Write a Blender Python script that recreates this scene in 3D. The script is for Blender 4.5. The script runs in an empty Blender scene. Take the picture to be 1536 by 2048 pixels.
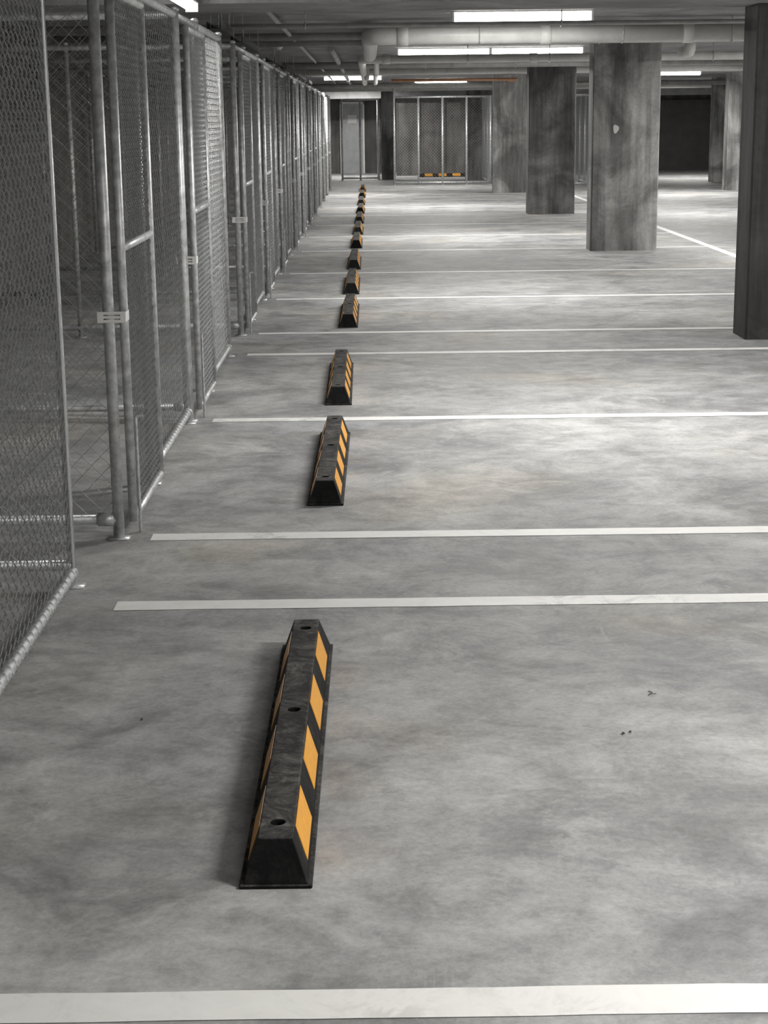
import bpy, bmesh, math, random
from mathutils import Vector, Matrix
random.seed(4)
scene = bpy.context.scene
COL = scene.collection
try:
    scene.view_settings.view_transform = 'Standard'
    scene.view_settings.look = 'None'
except Exception: pass

# ------------------------------------------------------------------ materials
def new_mat(name):
    m = bpy.data.materials.new(name); m.use_nodes = True
    nt = m.node_tree; b = nt.nodes['Principled BSDF']
    return m, nt, b
def ramp(nt, fac, stops):
    r = nt.nodes.new('ShaderNodeValToRGB')
    e = r.color_ramp.elements
    while len(e) < len(stops): e.new(0.5)
    for i,(p,c) in enumerate(stops):
        e[i].position = p
        e[i].color = (c[0],c[1],c[2],1) if hasattr(c,'__len__') else (c,c,c,1)
    nt.links.new(fac, r.inputs[0]); return r.outputs[0]
def noise(nt, vec, scale, detail=6, rough=0.55, dist=0.0, stretch=None):
    if stretch:
        mp = nt.nodes.new('ShaderNodeMapping'); mp.inputs['Scale'].default_value = stretch
        nt.links.new(vec, mp.inputs[0]); vec = mp.outputs[0]
    n = nt.nodes.new('ShaderNodeTexNoise')
    n.inputs['Scale'].default_value = scale; n.inputs['Detail'].default_value = detail
    n.inputs['Roughness'].default_value = rough; n.inputs['Distortion'].default_value = dist
    nt.links.new(vec, n.inputs['Vector']); return n.outputs[0]
def mix(nt, a, b, fac, mode='MIX'):
    m = nt.nodes.new('ShaderNodeMix'); m.data_type='RGBA'; m.blend_type = mode
    for s,v in ((m.inputs[0],fac),(m.inputs[6],a),(m.inputs[7],b)):
        if isinstance(v,(int,float)): s.default_value = v
        elif isinstance(v,tuple): s.default_value = (*v,1)
        else: nt.links.new(v,s)
    return m.outputs[2]
def pos(nt):
    return nt.nodes.new('ShaderNodeNewGeometry').outputs['Position']
def bump(nt, b, h, strength, dist=0.01):
    n = nt.nodes.new('ShaderNodeBump'); n.inputs['Strength'].default_value = strength
    n.inputs['Distance'].default_value = dist
    nt.links.new(h, n.inputs['Height']); nt.links.new(n.outputs[0], b.inputs['Normal'])

def mat_floor():
    m,nt,b = new_mat('floor_concrete'); p = pos(nt)
    big = noise(nt,p,0.7,5,0.55,0.6)
    c = ramp(nt,big,[(0.32,(0.32,0.323,0.328)),(0.50,(0.395,0.396,0.394)),(0.66,(0.46,0.457,0.445))])
    med = noise(nt,p,2.2,10,0.68,0.6)
    c = mix(nt,c,ramp(nt,med,[(0.34,0.60),(0.5,0.95),(0.62,1.18)]),1.0,'MULTIPLY')
    sw = noise(nt,p,2.2,10,0.70,1.6,(1.0,1.7,1))
    c = mix(nt,c,ramp(nt,sw,[(0.36,0.80),(0.5,1.0),(0.64,1.10)]),0.8,'MULTIPLY')
    blot = noise(nt,p,9,8,0.74,0.5)
    c = mix(nt,c,ramp(nt,blot,[(0.36,0.82),(0.52,1.0),(0.64,1.09)]),0.95,'MULTIPLY')
    fine = noise(nt,p,60,6,0.8)
    c = mix(nt,c,ramp(nt,fine,[(0.32,0.80),(0.6,1.08)]),0.9,'MULTIPLY')
    wm = noise(nt,p,0.9,4,0.5,0.5,(1,1.3,1))
    wf = ramp(nt,wm,[(0.54,0.0),(0.66,0.6)])
    c = mix(nt,c,mix(nt,c,(1.09,1.01,0.91),1.0,'MULTIPLY'),wf)
    lite = noise(nt,p,1.7,11,0.78,0.9)
    c = mix(nt,c,(0.60,0.595,0.575),ramp(nt,lite,[(0.57,0.0),(0.68,0.65)]))
    dk = noise(nt,p,2.6,10,0.72,0.5)
    c = mix(nt,c,(0.16,0.158,0.155),ramp(nt,dk,[(0.57,0.0),(0.72,0.6)]))
    nt.links.new(c,b.inputs['Base Color'])
    nt.links.new(ramp(nt,med,[(0.3,0.50),(0.7,0.75)]),b.inputs['Roughness'])
    b.inputs['Specular IOR Level'].default_value = 0.2
    bump(nt,b,fine,0.15,0.004)
    return m
def mat_concrete(name, lo, hi, streak=0.6, tint=(1,1,1), rough=0.8, sc=1.3):
    m,nt,b = new_mat(name); p = pos(nt)
    n1 = noise(nt,p,sc,8,0.62,0.8)
    a = tuple(lo*t for t in tint); h = tuple(hi*t for t in tint)
    c = ramp(nt,n1,[(0.38,a),(0.60,h)])
    s = noise(nt,p,3.5,7,0.62,0.3,(1,1,0.16))
    c = mix(nt,c,ramp(nt,s,[(0.38,0.38),(0.55,1.0),(0.66,1.3)]),streak,'MULTIPLY')
    s2 = noise(nt,p,14,4,0.55,0.1,(1,1,0.05))
    c = mix(nt,c,ramp(nt,s2,[(0.38,0.7),(0.5,1.0),(0.66,1.1)]),streak,'MULTIPLY')
    f = noise(nt,p,28,5,0.7)
    c = mix(nt,c,ramp(nt,f,[(0.3,0.82),(0.65,1.1)]),0.8,'MULTIPLY')
    nt.links.new(c,b.inputs['Base Color']); b.inputs['Roughness'].default_value = rough
    bump(nt,b,f,0.2,0.004)
    return m
def mat_simple(name, col, rough=0.5, metal=0.0, var=0.15, sc=20):
    m,nt,b = new_mat(name)
    tc = nt.nodes.new('ShaderNodeTexCoord').outputs['Object']
    n = noise(nt,tc,sc,4,0.6)
    c = ramp(nt,n,[(0.3,tuple(x*(1-var) for x in col)),(0.7,tuple(min(1,x*(1+var)) for x in col))])
    nt.links.new(c,b.inputs['Base Color'])
    b.inputs['Roughness'].default_value = rough; b.inputs['Metallic'].default_value = metal
    return m
def mat_rubber():
    m,nt,b = new_mat('black_rubber')
    tc = nt.nodes.new('ShaderNodeTexCoord').outputs['Object']
    g = nt.nodes.new('ShaderNodeNewGeometry')
    sx = nt.nodes.new('ShaderNodeSeparateXYZ'); nt.links.new(g.outputs['Normal'],sx.inputs[0])
    n = noise(nt,tc,11,10,0.78,1.4)
    d = ramp(nt,n,[(0.44,0.0),(0.55,0.4),(0.64,1.0)])
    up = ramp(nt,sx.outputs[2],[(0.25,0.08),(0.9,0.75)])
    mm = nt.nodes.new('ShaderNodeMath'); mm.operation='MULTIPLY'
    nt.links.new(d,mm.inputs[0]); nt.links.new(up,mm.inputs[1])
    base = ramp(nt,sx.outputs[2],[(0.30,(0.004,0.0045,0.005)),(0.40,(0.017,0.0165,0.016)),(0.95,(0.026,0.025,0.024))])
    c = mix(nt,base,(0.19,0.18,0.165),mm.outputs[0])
    nt.links.new(c,b.inputs['Base Color']); b.inputs['Roughness'].default_value=0.7
    b.inputs['Specular IOR Level'].default_value=0.15
    f = noise(nt,tc,120,3,0.6); bump(nt,b,f,0.25,0.002)
    return m
def mat_paint():
    m,nt,b = new_mat('white_line_paint'); p = pos(nt)
    n = noise(nt,p,6,10,0.75,1.0)
    n2 = noise(nt,p,1.1,4,0.6,0.4)
    c = ramp(nt,n,[(0.25,(0.74,0.73,0.70)),(0.45,(0.86,0.85,0.82)),(0.7,(0.92,0.91,0.88))])
    mm = nt.nodes.new('ShaderNodeMath'); mm.operation='MULTIPLY'
    nt.links.new(ramp(nt,n2,[(0.52,0.0),(0.62,1.0)]),mm.inputs[0]); nt.links.new(ramp(nt,n,[(0.48,0.0),(0.58,0.7)]),mm.inputs[1])
    c = mix(nt,c,(0.52,0.51,0.49),mm.outputs[0])
    nt.links.new(c,b.inputs['Base Color']); b.inputs['Roughness'].default_value=0.55
    return m
def mat_emit(name, col, s):
    m,nt,b = new_mat(name)
    b.inputs['Base Color'].default_value=(0.9,0.9,0.9,1)
    b.inputs['Emission Color'].default_value=(*col,1); b.inputs['Emission Strength'].default_value=s
    return m

M_FLOOR=mat_floor()
M_CEIL=mat_concrete('ceiling_concrete',0.21,0.33,0.15)
M_WALL=mat_concrete('wall_concrete',0.15,0.24,0.5,(1,0.94,0.85))
M_WALLB=mat_concrete('dark_wall_concrete',0.10,0.17,0.5,(1,0.95,0.90))
M_COL=mat_concrete('column_concrete',0.18,0.42,0.8,(1,1,0.98))
M_COLD=mat_concrete('dark_column_concrete',0.09,0.23,0.9,(1,1,0.98))
M_COLSHADE=mat_concrete('shaded_column_concrete',0.035,0.075,0.9,(1,1,0.98))  # backlit shade of the nearest column, put into its base colour
M_GALV=mat_simple('galvanised_steel',(0.56,0.57,0.57),0.42,0.5,0.32,30)
M_WIRE=mat_simple('galvanised_wire',(0.52,0.53,0.53),0.38,0.45,0.1,10)
M_PLATE=mat_simple('zinc_plate',(0.85,0.85,0.83),0.4,0.1,0.06,10)
M_PVC=mat_simple('grey_pipe_plastic',(0.60,0.60,0.58),0.38,0.0,0.10,6)
M_STEEL=mat_simple('dull_steel_pipe',(0.40,0.40,0.39),0.45,0.2,0.2,8)
M_COPPER=mat_simple('copper_pipe',(0.46,0.24,0.14),0.4,0.4,0.2,8)
M_BLACK=mat_simple('black_powder_coat',(0.02,0.02,0.021),0.5,0.0,0.2,20)
M_WHITE=mat_simple('white_enamel',(0.8,0.8,0.78),0.4,0.0,0.04,10)
M_RUB=mat_rubber(); M_PAINT=mat_paint()
M_YEL=mat_simple('yellow_reflective_tape',(0.86,0.39,0.03),0.4,0.0,0.10,40)
M_BOLT=mat_simple('dark_bolt_steel',(0.008,0.008,0.008),0.5,0.2,0.2,40)
M_TUBE=mat_emit('lit_tube',(1.0,0.985,0.95),16)
M_DEB=mat_simple('dry_leaf_brown',(0.07,0.055,0.04),0.8,0.0,0.3,60)
M_DOOR=mat_simple('grey_door_paint',(0.45,0.46,0.47),0.5,0.2,0.15,5)
M_DARK=mat_simple('dark_roller_shutter',(0.10,0.09,0.085),0.6,0.1,0.2,3)

# ------------------------------------------------------------------ geometry helpers
class B:
    def __init__(s): s.v=[]; s.f=[]
    def box(s,x0,x1,y0,y1,z0,z1):
        i=len(s.v)
        s.v += [(x0,y0,z0),(x1,y0,z0),(x1,y1,z0),(x0,y1,z0),(x0,y0,z1),(x1,y0,z1),(x1,y1,z1),(x0,y1,z1)]
        s.f += [tuple(i+k for k in q) for q in ((0,3,2,1),(4,5,6,7),(0,1,5,4),(1,2,6,5),(2,3,7,6),(3,0,4,7))]
        return s
    def sweep(s,pts,r,n=10,cap=True,radii=None):
        pts=[Vector(p) for p in pts]
        i0=len(s.v); ref=None
        for k,p in enumerate(pts):
            if k==0: t=pts[1]-pts[0]
            elif k==len(pts)-1: t=pts[-1]-pts[-2]
            else: t=(pts[k]-pts[k-1]).normalized()+(pts[k+1]-pts[k]).normalized()
            t.normalize()
            if ref is None:
                ref = Vector((0,0,1)) if abs(t.z)<0.9 else Vector((1,0,0))
            a=(ref-t*ref.dot(t)).normalized(); ref=a; b=t.cross(a)
            rr = radii[k] if radii else r
            for j in range(n):
                th=2*math.pi*j/n
                s.v.append(tuple(p+a*math.cos(th)*rr+b*math.sin(th)*rr))
        for k in range(len(pts)-1):
            for j in range(n):
                a=i0+k*n+j; b=i0+k*n+(j+1)%n
                s.f.append((a,b,b+n,a+n))
        if cap:
            s.f.append(tuple(i0+j for j in reversed(range(n))))
            e=i0+(len(pts)-1)*n
            s.f.append(tuple(e+j for j in range(n)))
        return s
    def cyl(s,p,q,r,n=10): return s.sweep([p,q],r,n)
    def ring(s,c,axis,R,r,n=10,m=5):
        c=Vector(c); axis=Vector(axis).normalized()
        a=axis.orthogonal().normalized(); b=axis.cross(a); i0=len(s.v)
        for i in range(n):
            th=2*math.pi*i/n; d=a*math.cos(th)+b*math.sin(th)
            for j in range(m):
                ph=2*math.pi*j/m
                s.v.append(tuple(c+d*(R+r*math.cos(ph))+axis*r*math.sin(ph)))
        for i in range(n):
            for j in range(m):
                s.f.append((i0+i*m+j,i0+((i+1)%n)*m+j,i0+((i+1)%n)*m+(j+1)%m,i0+i*m+(j+1)%m))
        return s
    def link_mesh(s,org,uax,w,h,pitch=0.07,r=0.0015,z0=0.0):
        """woven chain link: zig-zag wires. org at (u=0,z=z0)"""
        org=Vector(org); U=Vector(uax).normalized(); Z=Vector((0,0,1)); N=U.cross(Z)
        hp=pitch/2; nw=int(w/hp); nj=int(h/hp)+1; hp_u=w/nw; hp_v=h/(nj-1)
        for k in range(nw):
            i0=len(s.v)
            for j in range(nj):
                side=(j+k)%2
                u=(k+side)*hp_u + (0.0012 if side else -0.0012)
                off=(r*1.1 if side else -r*1.1)
                p=org+U*u+Z*(j*hp_v)+N*off
                for q in range(3):
                    th=2*math.pi*q/3
                    s.v.append(tuple(p+U*math.cos(th)*r*1.3+N*math.sin(th)*r))
            for j in range(nj-1):
                for q in range(3):
                    a=i0+j*3+q; b=i0+j*3+(q+1)%3
                    s.f.append((a,b,b+3,a+3))
        return s
    def mesh(s,name,mat,smooth=False,angle=None):
        me=bpy.data.meshes.new(name); me.from_pydata(s.v,[],s.f); me.update()
        me.materials.append(mat)
        if smooth:
            for p in me.polygons: p.use_smooth=(len(p.vertices)<=4)
        return me
def obj(name,data,loc=(0,0,0),parent=None,**kw):
    o=bpy.data.objects.new(name,data); COL.objects.link(o)
    if parent is not None: o.parent=parent
    o.location=loc
    for k,v in kw.items(): o[k]=v
    return o
def bobj(name,b,mat,loc=(0,0,0),parent=None,smooth=False,**kw):
    return obj(name,b.mesh(name,mat,smooth),loc,parent,**kw)
def bevel(o,w,seg=2):
    m=o.modifiers.new('bevel','BEVEL'); m.width=w; m.segments=seg; m.limit_method='ANGLE'
def copy_tree(root,loc,rotz=None):
    def rec(o,parent):
        c=o.copy(); COL.objects.link(c)
        if parent is not None:
            c.parent=parent; c.matrix_parent_inverse=o.matrix_parent_inverse.copy()
        for ch in list(o.children): rec(ch,c)
        return c
    c=rec(root,None); c.location=loc
    if rotz is not None: c.rotation_euler=(0,0,rotz)
    return c

# ------------------------------------------------------------------ setting
ZC=2.42; XL=-3.4; XR=13.0; Y0=-5.0; Y1=50.0
def struct(name,b,mat,label,cat):
    return bobj(name,b,mat,kind='structure',label=label,category=cat)
struct('floor',B().box(XL,XR,Y0,Y1,-0.2,0),M_FLOOR,'mottled grey polished concrete car park floor','floor')
struct('ceiling',B().box(XL,XR,Y0,Y1,ZC,ZC+0.2),M_CEIL,'low grey concrete slab ceiling','ceiling')
struct('wall_left',B().box(XL-0.2,XL,Y0,Y1,-0.2,ZC+0.2),M_WALL,'stained beige grey concrete wall behind the cages','wall')
struct('wall_right',B().box(XR,XR+0.2,Y0,Y1,-0.2,ZC+0.2),M_WALL,'grey concrete side wall','wall')
struct('wall_back',B().box(XL-0.2,XR+0.2,Y1,Y1+0.2,-0.2,ZC+0.2),M_WALLB,'dark brown grey concrete end wall','wall')
struct('wall_front',B().box(XL-0.2,XR+0.2,Y0-0.2,Y0,-0.2,ZC+0.2),M_WALL,'grey concrete wall','wall')
struct('trim_1',B().box(XL,XR,11.0,11.95,2.265,ZC),M_CEIL,'concrete downstand beam across the ceiling','beam')
struct('trim_2',B().box(XL,XR,47.5,48.1,2.12,ZC),M_CEIL,'concrete downstand beam near the end wall','beam')

# ------------------------------------------------------------------ columns
def column(x0,x1,y0,y1,top,mat,label):
    cx,cy=(x0+x1)/2,(y0+y1)/2
    b=B(); hw,hd=(x1-x0)/2,(y1-y0)/2
    ch=0.012
    prof=[(-hw+ch,-hd),(hw-ch,-hd),(hw,-hd+ch),(hw,hd-ch),(hw-ch,hd),(-hw+ch,hd),(-hw,hd-ch),(-hw,-hd+ch)]
    n=8
    for z in (0,top):
        for p in prof: b.v.append((p[0],p[1],z))
    for j in range(n): b.f.append((j,(j+1)%n,n+(j+1)%n,n+j))
    b.f.append(tuple(reversed(range(n)))); b.f.append(tuple(range(n,2*n)))
    return bobj('concrete_column',b,mat,(cx,cy,0),label=label,category='column',group='concrete columns of the car park')
column(2.61,3.39,11.53,11.94,2.265,M_COLSHADE,'concrete column with backlit shade put into its dark colour, carrying a downstand beam')
column(2.57,3.35,19.6,20.0,ZC,M_COL,'mottled grey concrete column with dark streaks and a pale patch')
column(2.56,3.32,27.4,27.8,ZC,M_COLD,'dark grey streaked rectangular concrete column')
column(2.58,3.34,35.5,35.9,ZC,M_COL,'pale grey rectangular concrete column')
column(2.45,3.2,43.5,43.9,ZC,M_COLD,'dark concrete column behind a mesh cage')
column(7.5,8.25,35.5,35.9,ZC,M_COL,'grey concrete column in the far parking row')
column(8.1,8.5,40.0,40.4,ZC,M_COL,'narrow grey concrete column in the far row')
column(0.28,0.62,44.2,44.6,ZC,M_COLD,'dark narrow concrete column beside the cages')
# pale round patch on column
pb=B(); n=14
for j in range(n):
    th=2*math.pi*j/n; rr=0.036*(1+0.15*math.sin(3*th+1))
    pb.v.append((rr*0.9*math.cos(th),0,rr*1.3*math.sin(th)))
pb.f.append(tuple(range(n)))
for j in range(n):
    pb.v.append((pb.v[j][0]*1.1,0.008,pb.v[j][2]*1.1))
for j in range(n): pb.f.append((j,n+j,n+(j+1)%n,(j+1)%n))
bobj('plaster_patch',pb,M_PVC,(2.84,19.597,1.40),label='small pale plaster patch on the concrete column',category='patch')

# ------------------------------------------------------------------ parking lines
LW=0.1
def pline(x0,x1,y0,y1,label='white painted parking bay line on concrete'):
    cx,cy=(x0+x1)/2,(y0+y1)/2; hx,hy=(x1-x0)/2,(y1-y0)/2
    b=B(); N=max(2,int((x1-x0)/0.08)) if hx>hy else max(2,int((y1-y0)/0.15))
    for side in (-1,1):
        for i in range(N+1):
            j=random.uniform(-0.0015,0.0015)
            t=-1+2*i/N
            if hx>hy: b.v.append((t*hx,side*hy+j,0.0012))
            else: b.v.append((side*hx+j,t*hy,0.0012))
    for i in range(N):
        q=(i,i+1,N+2+i,N+1+i)
        b.f.append(q if hx>hy else tuple(reversed(q)))
    return bobj('parking_line',b,M_PAINT,(cx,cy,0.0004),label=label,category='painted line',group='white parking bay lines')
for d in [2.655,5.16,6.07,8.57,11.07,12.2,14.6,17.1,20.05,22.55,25.05,27.6,30.2,32.7,35.2,37.7]:
    pline(-0.85,4.02,d-LW/2,d+LW/2)
pline(4.03,4.13,-4,38.0,'long white painted line closing the parking bays')
for d in [22.5,27.5,32.5,37.5,42.5]:
    pline(6.6,12.0,d-LW/2,d+LW/2)

# ------------------------------------------------------------------ wheel stops
L=1.60; H=0.1
def make_stop():
    root=obj('wheel_stop',None,(0,0,0)); root.empty_display_size=0.2
    bm=bmesh.new()
    wb,wt=0.067,0.036
    a=[bm.verts.new(p) for p in ((-wb,0.004,0.008),(wb,0.004,0.008),(wt,0.03,H),(-wt,0.03,H))]
    c=[bm.verts.new(p) for p in ((-wb,L-0.004,0.008),(wb,L-0.004,0.008),(wt,L-0.045,H),(-wt,L-0.045,H))]
    for i in range(4):
        bm.faces.new((a[i],c[i],c[(i+1)%4],a[(i+1)%4]))
    fa=bm.faces.new(a); fc=bm.faces.new(list(reversed(c)))
    r=bmesh.ops.inset_individual(bm,faces=[fa,fc],thickness=0.010,depth=-0.006)
    bmesh.ops.recalc_face_normals(bm,faces=bm.faces)
    me=bpy.data.meshes.new('stop_body'); bm.to_mesh(me); bm.free(); me.materials.append(M_RUB)
    body=obj('stop_body',me,(0,0,0),root)
    cb=B()
    for y in (0.11,0.79,1.47): cb.cyl((0,y,0.03),(0,y,0.13),0.016,20)
    cut=bobj('cutter',cb,M_BOLT)
    md=body.modifiers.new('b','BOOLEAN'); md.object=cut; md.solver='EXACT'
    bpy.context.view_layer.update()
    dg=bpy.context.evaluated_depsgraph_get()
    me2=bpy.data.meshes.new_from_object(body.evaluated_get(dg))
    body.modifiers.clear(); body.data=me2
    me2.materials.clear(); me2.materials.append(M_RUB)
    for p in me2.polygons: p.material_index=0
    bpy.data.objects.remove(cut)
    bevel(body,0.0025,2)
    fl=B().box(-0.075,0.075,0,L,0,0.0085)
    o=bobj('base_flange',fl,M_RUB,(0,0,0.0),root); bevel(o,0.002,1)
    for y in (0.11,0.79,1.47):
        bb=B(); bb.sweep([(0,0,0),(0,0,0.006),(0,0,0.0065),(0,0,0.014)],0.01,16,radii=[0.0155,0.0155,0.008,0.008])
        bobj('anchor_bolt',bb,M_BOLT,(0,y,0.030),root,label='dark steel anchor bolt down in its hole')
    for sgn in (1,-1):
        nrm=Vector((sgn*(H-0.008),0,(wb-wt))).normalized()
        for yc in (0.20,0.575,0.955,1.335):
            sb=B(); hl=0.108
            def P(z,y,off):
                t=(z-0.008)/(H-0.008); x=sgn*(wb+(wt-wb)*t)
                return tuple(Vector((x,y,z))+nrm*off)
            zl,zh=0.024,0.096; sh=0.006
            q=[(zl,-hl-sh),(zl,hl-sh),(zh,hl+sh),(zh,-hl+sh)]
            for off in (-0.0008,0.0014):
                for z,y in q: sb.v.append(P(z,y,off))
            fs=[(4,5,6,7),(3,2,1,0),(0,1,5,4),(1,2,6,5),(2,3,7,6),(3,0,4,7)]
            sb.f=[f if sgn>0 else tuple(reversed(f)) for f in fs]
            bobj('reflective_stripe',sb,M_YEL,(0,yc,0),root,label='yellow reflective rectangle on the sloped side')
    return root
stop=make_stop()
stop['label']='black rubber wheel stop with yellow reflective rectangles on its sides'
stop['category']='wheel stop'; stop['group']='row of rubber wheel stops along the cages'
stop.location=(-0.214,3.11,0)
stop.rotation_euler=(0,0,-0.0044)
for i,(x,d) in enumerate([(-0.205,6.56),(-0.198,9.0),(-0.190,12.5),(-0.195,14.96),(-0.195,17.5),(-0.195,20.45),(-0.195,22.95),(-0.195,25.45),(-0.195,28.2),(-0.195,31.0),(-0.195,34.0),(-0.195,36.9)]):
    c=copy_tree(stop,(x,d,0),random.uniform(-0.006,0.006))
c=copy_tree(stop,(2.9,45.9,0),math.pi/2); c['label']='black and yellow wheel stop lying across inside the far cage'

# ------------------------------------------------------------------ storage cages
FX=-0.97; FH=2.05; PD=2.35
def post(name,parent,x,y,r=0.021,h=FH+0.02,foot=True):
    b=B(); b.cyl((0,0,0),(0,0,h),r,14)
    b.sweep([(0,0,h),(0,0,h+0.012),(0,0,h+0.02)],r,14,radii=[r*1.12,r*1.1,r*0.5])
    if foot: b.box(-0.04,0.04,-0.03,0.03,0,0.006)
    return bobj(name,b,M_GALV,(x,y,0),parent,smooth=True)
def make_cage(LC=2.45):
    root=obj('storage_cage',None); root.empty_display_size=0.3
    GY0,GY1=0.075,0.90
    post('post',root,0,0); post('post',root,0,0.965); post('post',root,0,LC-0.02)
    b=B().cyl((0,0.0,FH),(0,LC-0.02,FH),0.019,12); bobj('top_rail',b,M_GALV,(0,0,0),root,smooth=True)
    b=B().cyl((0,0.965,0),(0,LC-0.02,0),0.019,12)
    for yy in (0.985,LC-0.04): b.cyl((0,yy-0.02,0),(0,yy+0.02,0),0.026,12)
    bobj('bottom_rail',b,M_GALV,(0,0,0.06),root,smooth=True)
    b=B().link_mesh((0.0,0.985,0.06),(0,1,0),LC-1.03,FH-0.06)
    y=1.0
    while y<LC-0.05:
        b.ring((0,y,0.06),(0.35,1,0),0.0215,0.0013,8,4); y+=0.07
    bobj('chain_link_panel',b,M_WIRE,(0.0,0,0),root)
    # side partition
    b=B().link_mesh((-0.02,0,0.07),(-1,0,0),PD-0.03,FH-0.07)
    bobj('chain_link_panel',b,M_WIRE,(0,0,0),root,label='chain link side partition')
    b=B().cyl((0,0,0),(-PD,0,0),0.019,12).cyl((-0.015,0,0),(-0.075,0,0),0.026,12); bobj('bottom_rail',b,M_GALV,(0,0,0.075),root,smooth=True)
    b=B().cyl((0,0,0),(-PD,0,0),0.019,12); bobj('top_rail',b,M_GALV,(0,0,FH),root,smooth=True)
    post('post',root,-PD,0); post('post',root,-PD/2,0,0.017)
    # gate
    gx=0.045
    g=B(); r=0.017
    for yy in (GY0,GY1): g.cyl((0,yy,0.05),(0,yy,FH-0.05),r,12)
    for zz in (0.06,1.08,FH-0.06): g.cyl((0,GY0,zz),(0,GY1,zz),r*0.95,12)
    gate=bobj('gate',g,M_GALV,(gx,0,0),root,smooth=True,label='chain link gate in a tubular frame')
    b=B().link_mesh((0,GY0+0.015,0.06),(0,1,0),GY1-GY0-0.03,FH-0.12,0.055,0.0026)
    bobj('gate_mesh',b,M_WIRE,(0,0,0),gate)
    # latch: slotted plate wrapping post and gate frame
    b=B().box(-0.082,0.022,-0.003,0.003,0.010,0.020).box(-0.082,0.022,-0.003,0.003,-0.020,-0.010).box(-0.082,-0.060,-0.003,0.003,-0.010,0.010).box(0.002,0.022,-0.003,0.003,-0.010,0.010).box(0.016,0.022,0.003,0.085,-0.018,0.018).box(-0.06,0.002,-0.001,0.001,-0.004,0.004)
    o=bobj('latch',b,M_PLATE,(0,-0.026,0.84),gate,label='zinc plated gate latch')
    for zz in (0.35,1.75):
        b=B().cyl((0,GY1+0.02,zz-0.03),(0,GY1+0.02,zz+0.03),0.013,10).box(-0.04,0.0,GY1-0.01,GY1+0.055,zz-0.015,zz+0.015)
        bobj('hinge',b,M_PLATE,(0,0,0),gate)
    b=B().sweep([(0.022,GY0+0.03,0.0),(0.022,GY0+0.03,0.44),(0.026,GY0+0.03,0.447),(0.05,GY0+0.03,0.45)],0.006,8)
    bobj('drop_bolt',b,M_GALV,(0,0,0.002),gate)
    return root
cage=make_cage()
cage['label']='galvanised chain link storage cage with tubular frame and latched gate'
cage['category']='storage cage'; cage['group']='row of chain link storage cages'
cage.location=(FX,6.06,0)
for d in [8.57,12.1,14.6,17.1,20.1,22.6,25.1,27.6,30.1,32.6,35.1,37.6]:
    copy_tree(cage,(FX,d,0))
# first cage (fixed panel only in view)
r0=obj('storage_cage',None,(-1.03,2.6,0),label='chain link storage cage with fixed mesh front and wired base rail',category='storage cage',group='row of chain link storage cages')
LA=2.80
bobj('bottom_rail',B().cyl((0,0,0),(0,LA,0),0.021,14),M_GALV,(0,0,0.05),r0,smooth=True)
bobj('top_rail',B().cyl((0,0,0),(0,LA,0),0.019,12),M_GALV,(0,0,FH),r0,smooth=True)
b=B().link_mesh((0.004,0,0.05),(0,1,0),LA+0.02,FH-0.05,0.062,0.0021)
y=0.02
while y<LA-0.02:
    b.ring((0,y,0.05),(0.45,1,0),0.0245,0.0018,10,4); y+=0.062
b.sweep([(0.006,LA-0.01,0.05),(0.006,LA-0.01,FH)],0.006,8)
bobj('chain_link_panel',b,M_WIRE,(0,0,0),r0)
post('post',r0,-0.0,LA,0.014)
post('post',r0,-0.0,0)
bobj('chain_link_panel',B().link_mesh((-0.02,0,0.07),(-1,0,0),PD-0.1,FH-0.07),M_WIRE,(0,LA,0),r0,label='chain link side partition')
bobj('bottom_rail',B().cyl((0,0,0),(-PD+0.06,0,0),0.019,12),M_GALV,(0,LA,0.075),r0,smooth=True)
bobj('top_rail',B().cyl((0,0,0),(-PD+0.06,0,0),0.019,12),M_GALV,(0,LA,FH),r0,smooth=True)
post('post',r0,-PD+0.06,LA); post('post',r0,-PD/2,LA,0.017)

# ------------------------------------------------------------------ far cages
def panel_cage(x,y,w,d,label,front=True,tall=None,nposts=3):
    r=obj('mesh_enclosure',None,(x,y,0),label=label,category='cage',group='mesh enclosures near the end wall')
    n=nposts
    for i in range(n+1):
        post('post',r,w*i/n,0,0.026,h=(tall if (i==0 and tall) else FH))
    for i in range(1,5): post('post',r,w,d*i/4,0.025)
    for nm,z in (('bottom_rail',0.06),('top_rail',FH)):
        b=B().cyl((0,0,0),(w,0,0),0.024,10).cyl((w,0,0),(w,d,0),0.024,10)
        bobj(nm,b,M_GALV,(0,0,z),r,smooth=True)
    bobj('chain_link_panel',B().link_mesh((0,0,0.06),(1,0,0),w,FH-0.06),M_WIRE,(0,0,0),r)
    bobj('chain_link_panel',B().link_mesh((0,0,0.06),(0,1,0),d,FH-0.06),M_WIRE,(w,0,0),r)
    return r
panel_cage(0.56,40.3,2.3,4.4,'chain link enclosure with tall steel corner post',tall=2.36,nposts=4)
panel_cage(-0.75,44.0,0.95,3.0,'narrow chain link enclosure beside the end door',nposts=2)
panel_cage(4.45,38.8,0.6,4.0,'slim chain link enclosure behind the columns',nposts=1)
for x in (1.05,1.75,2.45):
    b=B().box(-0.3,0.3,-0.012,0.012,0.0,1.98).box(-0.33,-0.29,-0.02,0.02,0,2.0).box(0.29,0.33,-0.02,0.02,0,2.0)
    bobj('partition_board',b,M_WALLB,(x,47.2,0),label='dark brown partition board inside the far enclosure',category='board',group='partition boards')
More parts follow.
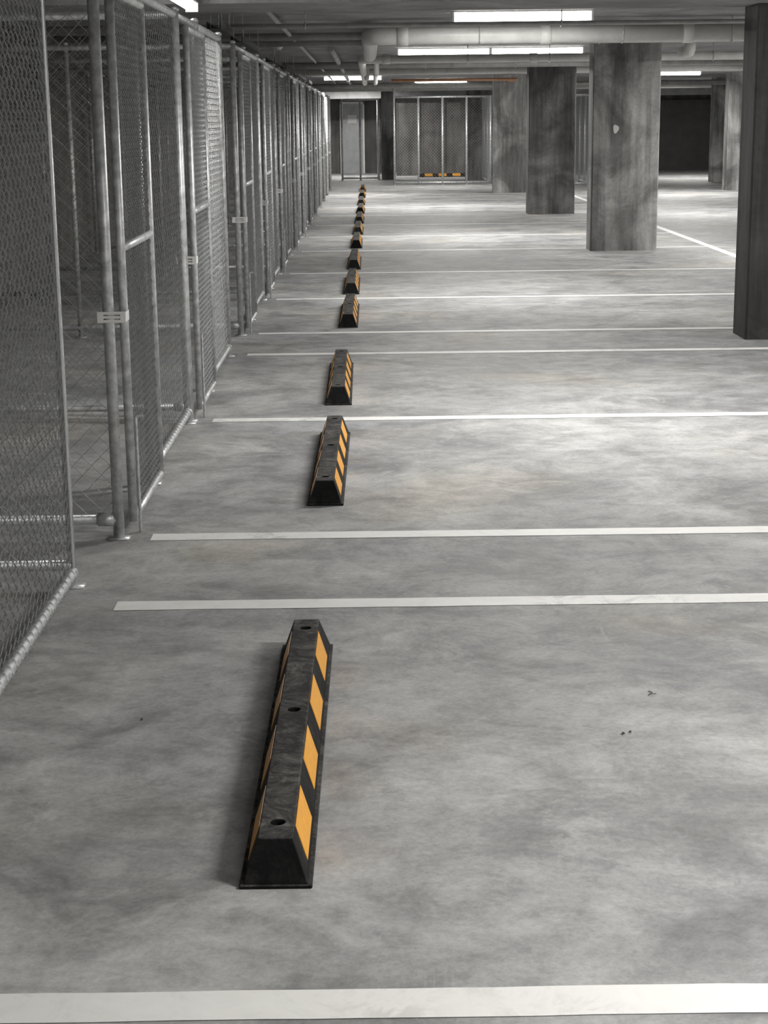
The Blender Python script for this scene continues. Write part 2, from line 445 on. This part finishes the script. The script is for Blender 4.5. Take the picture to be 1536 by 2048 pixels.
# end door
r=obj('door_1',None,(-0.85,49.93,0),kind='structure',label='grey steel end door with a plain sign plate',category='door')
b=B().box(0,0.62,-0.02,0.03,0.0,2.0); o=bobj('door_leaf',b,M_DOOR,(0,0,0),r)
b=B().box(-0.05,0,-0.05,0.05,0,2.05).box(0.62,0.67,-0.05,0.05,0,2.05).box(-0.05,0.67,-0.05,0.05,2.0,2.06); bobj('door_frame',b,M_PLATE,(0,0,0),r)
bobj('door_sign',B().box(0.18,0.44,-0.03,-0.02,1.45,1.68),M_WHITE,(0,0,0),r,label='plain white sign plate')
bobj('door_handle',B().cyl((0.5,-0.06,1.0),(0.58,-0.06,1.0),0.012,8).cyl((0.56,-0.06,1.0),(0.56,-0.02,1.0),0.012,8),M_PLATE,(0,0,0),r)
b=B()
nsl=26
for i in range(nsl):
    z0=i*2.02/nsl; b.box(0,3.6,-0.03-0.012*(i%2),0.0,z0,z0+2.02/nsl)
b.box(-0.08,0,-0.09,0,0,2.08); b.box(3.6,3.68,-0.09,0,0,2.08)
bobj('roller_shutter',b,M_DARK,(7.9,49.98,0),label='dark brown roller shutter in the end wall',category='shutter')

# ------------------------------------------------------------------ ceiling services
def arc(p,a,b,r,n=6):
    p=Vector(p);a=Vector(a);b=Vector(b); s=p-a*r; c=s+b*r; out=[]
    for i in range(n+1):
        t=math.pi/2*i/n
        out.append(tuple(c-b*r*math.cos(t)+a*r*math.sin(t)))
    return out
def pipe(pts,r,mat,label,hang=(),coup=(),axis='x',group='ceiling pipes',cat='pipe'):
    o0=Vector(pts[0]); P=[tuple(Vector(p)-o0) for p in pts]
    root=obj('ceiling_pipe',B().sweep(P,r,18).mesh('ceiling_pipe',mat,True),o0,label=label,category=cat,group=group)
    ax=Vector((1,0,0)) if axis=='x' else Vector((0,1,0))
    for h in hang:
        h=Vector(h); b=B().ring((0,0,0),ax,r+0.006,0.006,16,5).cyl((0,0,r+0.008),(0,0,ZC-h.z),0.005,8)
        bobj('hanger',b,M_GALV,h-o0,root,smooth=True)
    for h in coup:
        h=Vector(h); b=B().sweep([tuple(-ax*0.05),tuple(-ax*0.045),tuple(ax*0.045),tuple(ax*0.05)],r,18,radii=[r*1.02,r*1.14,r*1.14,r*1.02])
        bobj('coupling',b,mat,h-o0,root,smooth=True)
    return root
z=2.27; d=15.6
pts=[(3.75,d,z),(0.35,d,z)]+arc((0.0,d,z),(-1,0,0),(0,1,0),0.14)+[(0.0,19.4,z-0.02)]
pipe(pts,0.078,M_PVC,'large grey drainage pipe crossing the ceiling with an elbow',hang=[(1.0,d,z),(2.3,d,z),(3.3,d,z)],coup=[(0.3,d,z),(1.6,d,z),(2.9,d,z)])
pipe([(6.5,20.9,2.25),(0.0,20.9,2.25)]+arc((-0.1,20.9,2.25),(-1,0,0),(0,1,0),0.1)[1:]+[(-0.1,34,2.25)],0.05,M_PVC,'grey drainage pipe turning along the ceiling',hang=[(1.2,20.9,2.25),(2.2,20.9,2.25),(4.2,20.9,2.25)],coup=[(0.2,20.9,2.25),(2.0,20.9,2.25)])
pipe([(XL+0.3,13.4,2.25),(6.0,13.4,2.25)],0.018,M_STEEL,'thin steel conduit across the ceiling',hang=[(-0.5,13.4,2.25),(1.5,13.4,2.25),(3.0,13.4,2.25)])
pipe([(XL+0.3,16.8,2.33),(6.0,16.8,2.33)],0.035,M_STEEL,'dull steel sprinkler pipe across the ceiling',hang=[(0.2,16.8,2.33),(2.0,16.8,2.33)],coup=[(0.9,16.8,2.33)])
pipe([(-2.5,17.9,2.33),(7.0,17.9,2.33)],0.045,M_STEEL,'dull steel sprinkler pipe across the ceiling',hang=[(0.6,17.9,2.33),(2.4,17.9,2.33)],coup=[(1.4,17.9,2.33)])
pipe([(-2.5,24.6,2.30),(9.0,24.6,2.30)],0.05,M_STEEL,'dull steel pipe across the ceiling',hang=[(0.8,24.6,2.30),(2.1,24.6,2.30)])
pipe([(-1.5,28.9,2.33),(9.0,28.9,2.33)],0.06,M_PVC,'grey plastic pipe across the ceiling',hang=[(1.3,28.9,2.33)])
pipe([(0.4,33.0,2.27),(2.7,33.0,2.27)]+arc((2.85,33.0,2.27),(1,0,0),(0,1,0),0.1)[1:]+[(2.85,35.3,2.27)],0.028,M_COPPER,'copper pipe crossing under the ceiling',hang=[(1.2,33.0,2.27)])
pipe([(-3,38.5,2.28),(11,38.5,2.28)],0.06,M_STEEL,'dull steel pipe across the ceiling',hang=[(0.3,38.5,2.28),(4,38.5,2.28)])
pipe([(-3,42.8,2.30),(11,42.8,2.30)],0.07,M_PVC,'grey plastic pipe across the ceiling',hang=[(0.3,42.8,2.3),(4,42.8,2.3)])
pipe([(-0.45,19.8,2.34),(-0.45,46.0,2.34)],0.035,M_STEEL,'steel pipe running along the ceiling beside the cages',hang=[(-0.45,22,2.34),(-0.45,26,2.34)],axis='y')
pipe([(-0.78,12.1,2.35),(-0.78,46.0,2.35)],0.02,M_STEEL,'thin conduit running along above the cages',hang=[(-0.78,15,2.35),(-0.78,19.0,2.35)],axis='y')
for (x,y) in ((0.09,24.0),(-0.05,27.0),(0.1,30.5)):
    pts=[(x,y,ZC),(x,y,2.26)]+arc((x,y,2.18),(0,0,-1),(0,1,0),0.06)+[(x,y+0.35,2.18)]
    pipe(pts,0.04,M_PVC,'short grey drain trap dropping from the ceiling')
for (x,y) in ((3.62,19.3),(4.15,15.9)):
    pts=[(x,y,ZC),(x,y,2.34)]+arc((x,y,2.25),(0,0,-1),(0,1,0),0.08)+[(x,y+0.5,2.25)]
    pipe(pts,0.065,M_PVC,'round grey drain bend under the ceiling')
def tray(x,y0,y1,z,mat,label):
    b=B(); t=0.006; w=0.05; h=0.05; LN=y1-y0
    b.box(-w,w,0,LN,0,t).box(-w,-w+t,0,LN,t,h).box(w-t,w,0,LN,t,h)
    o=bobj('cable_tray',b,mat,(x,y0,z),label=label,category='cable tray',group='cable trays above the cages')
    for yy in (0.2,LN-0.2):
        for xx in (-w+0.01,w-0.01):
            bobj('hanger_rod',B().cyl((xx,yy,t),(xx,yy,ZC-z),0.004,6),M_GALV,(0,0,0),o)
for y0,y1 in ((12.15,13.2),(14.2,16.5),(18.9,20.4),(21.4,24.0),(25.0,28.2),(29.4,31.0)):
    tray(-1.1,y0,y1,2.17,M_BLACK,'black metal cable tray hung above the cages')
b=B().sweep([(0,0,0),(0,0,-0.05),(0,0,-0.055),(0,0,-0.12),(0,0,-0.14)],0.05,20,radii=[0.06,0.06,0.045,0.04,0.02])
bobj('ceiling_sensor',b,M_WHITE,(-1.0+0.02,18.5,ZC),smooth=True,label='white round ceiling sensor above the cages',category='sensor')

# ------------------------------------------------------------------ fluorescent fixtures
def fixture(x,y,power,rot=0.0,length=1.2,z=ZC,wid=0.07,dep=0.085,label='lit fluorescent light with wrap diffuser on the ceiling'):
    r=obj('batten_light',None,(x,y,z),label=label,category='light',group='fluorescent ceiling lights')
    r.rotation_euler=(0,0,rot); h=length/2
    o=bobj('light_body',B().box(-h,h,-wid-0.008,wid+0.008,-0.015,0),M_WHITE,(0,0,0),r); bevel(o,0.003,1)
    b=B(); n=10; prof=[(-wid,-0.015)]
    for i in range(n+1):
        t=math.pi*i/n; prof.append((-wid*math.cos(t),-0.03-(dep-0.03)*math.sin(t)**0.7 if 0<i<n else -0.03))
    prof.append((wid,-0.015)); m=len(prof)
    for xx in (-h+0.02,h-0.02):
        for (yy,zz) in prof: b.v.append((xx,yy,zz))
    for j in range(m-1): b.f.append((j,j+1,m+j+1,m+j))
    b.f.append((m-1,0,m,2*m-1)); b.f.append(tuple(reversed(range(m)))); b.f.append(tuple(range(m,2*m)))
    bobj('light_diffuser',b,M_TUBE,(0,0,0),r)
    for sg in (-1,1):
        bobj('end_cap',B().box(min(sg*h,sg*(h-0.02)),max(sg*h,sg*(h-0.02)),-wid-0.004,wid+0.004,-dep-0.002,-0.015),M_WHITE,(0,0,0),r)
    ld=bpy.data.lights.new('tube_glow','AREA'); ld.shape='RECTANGLE'; ld.size=length-0.08; ld.size_y=0.12
    ld.energy=power; ld.color=(1.0,0.985,0.955)
    lo=obj('tube_glow',ld,(0,0,-dep-0.004),r)
    return r
P=90
for x,y,p in [(1.3,14.6,P*0.85),(0.95,22.0,P*0.55),(2.15,22.0,P*0.55),(1.2,30.0,P*1.2),(5.4,27.0,P*1.2),(8.2,43.0,P*1.2),(-0.35,35.0,P*1.1),(1.6,38.6,P*0.8),(-0.4,46.6,P*1.1),
              (1.4,8.2,P*0.95),(2.3,2.6,P*1.25),(6.2,5.0,P*1.4),(5.6,10.2,P*1.4),(5.5,18.6,P*1.6),(6.0,34.0,P*1.6),(10.2,14.0,P*1.3),(10.2,30.0,P*1.5),(1.2,-2.6,P*1.45)]:
    fixture(x,y,p)
fixture(3.12,45.0,P*0.4,0,0.4,ZC,0.09,0.14,'short bright ceiling light near the end wall')
bl=fixture(-1.12,10.15,1.5,math.pi/2,1.5,2.27,0.035,0.06,'slim fluorescent batten light hung on rods above the cages')
for xx in (-0.6,0.6):
    bobj('hanger_rod',B().cyl((xx,0,0),(xx,0,ZC-2.27),0.006,8),M_GALV,(0,0,0),bl)

# ------------------------------------------------------------------ debris
def debris(x,y,s,k,rot):
    b=B()
    if k==0:
        b.sweep([(0,0,0.0015),(0.3*s,0.1*s,0.004),(0.55*s,0.35*s,0.003),(0.5*s,0.8*s,0.0015)],0.0012,6)
        b.sweep([(0.3*s,0.1*s,0.004),(0.7*s,0.0,0.002)],0.001,6)
    else:
        pts=[(0,0),(0.4,0.25),(1,0.3),(0.8,-0.1),(0.9,-0.4),(0.35,-0.3)]
        n=len(pts)
        for zz in (0.0005,0.003):
            for i,p in enumerate(pts): b.v.append((p[0]*s,p[1]*s,zz+0.003*(i%2)))
        b.f.append(tuple(range(n,2*n))); b.f.append(tuple(reversed(range(n))))
        for i in range(n): b.f.append((i,(i+1)%n,n+(i+1)%n,n+i))
    o=bobj('leaf_fragment' if k else 'twig',b,M_DEB,(x,y,0.0005),label='tiny dry brown leaf fragment on the floor' if k else 'tiny dark curled twig on the floor',category='debris',group='small debris on the floor')
    o.rotation_euler=(0,0,rot)
for t in [(0.735,4.24,0.035,0,0.4),(0.62,3.95,0.010,1,1),(0.645,3.96,0.008,1,2),(-0.62,4.1,0.008,1,2)]:
    debris(*t)

# ------------------------------------------------------------------ world + camera
w=bpy.data.worlds.new('world'); scene.world=w; w.use_nodes=True
w.node_tree.nodes['Background'].inputs[0].default_value=(0.5,0.5,0.5,1)
w.node_tree.nodes['Background'].inputs[1].default_value=0.2
cd=bpy.data.cameras.new('camera'); cam=obj('camera',cd)
cd.sensor_fit='VERTICAL'; cd.sensor_height=36; cd.lens=3300/2048*36; cd.clip_start=0.05; cd.clip_end=200
th=math.atan(784/3300)
R=Matrix.Rotation(-0.0053,4,'Z')@Matrix.Rotation(math.pi/2-th,4,'X')@Matrix.Rotation(-0.0115,4,'Z')
cam.matrix_world=Matrix.Translation((0,0,1.53))@R
scene.camera=cam
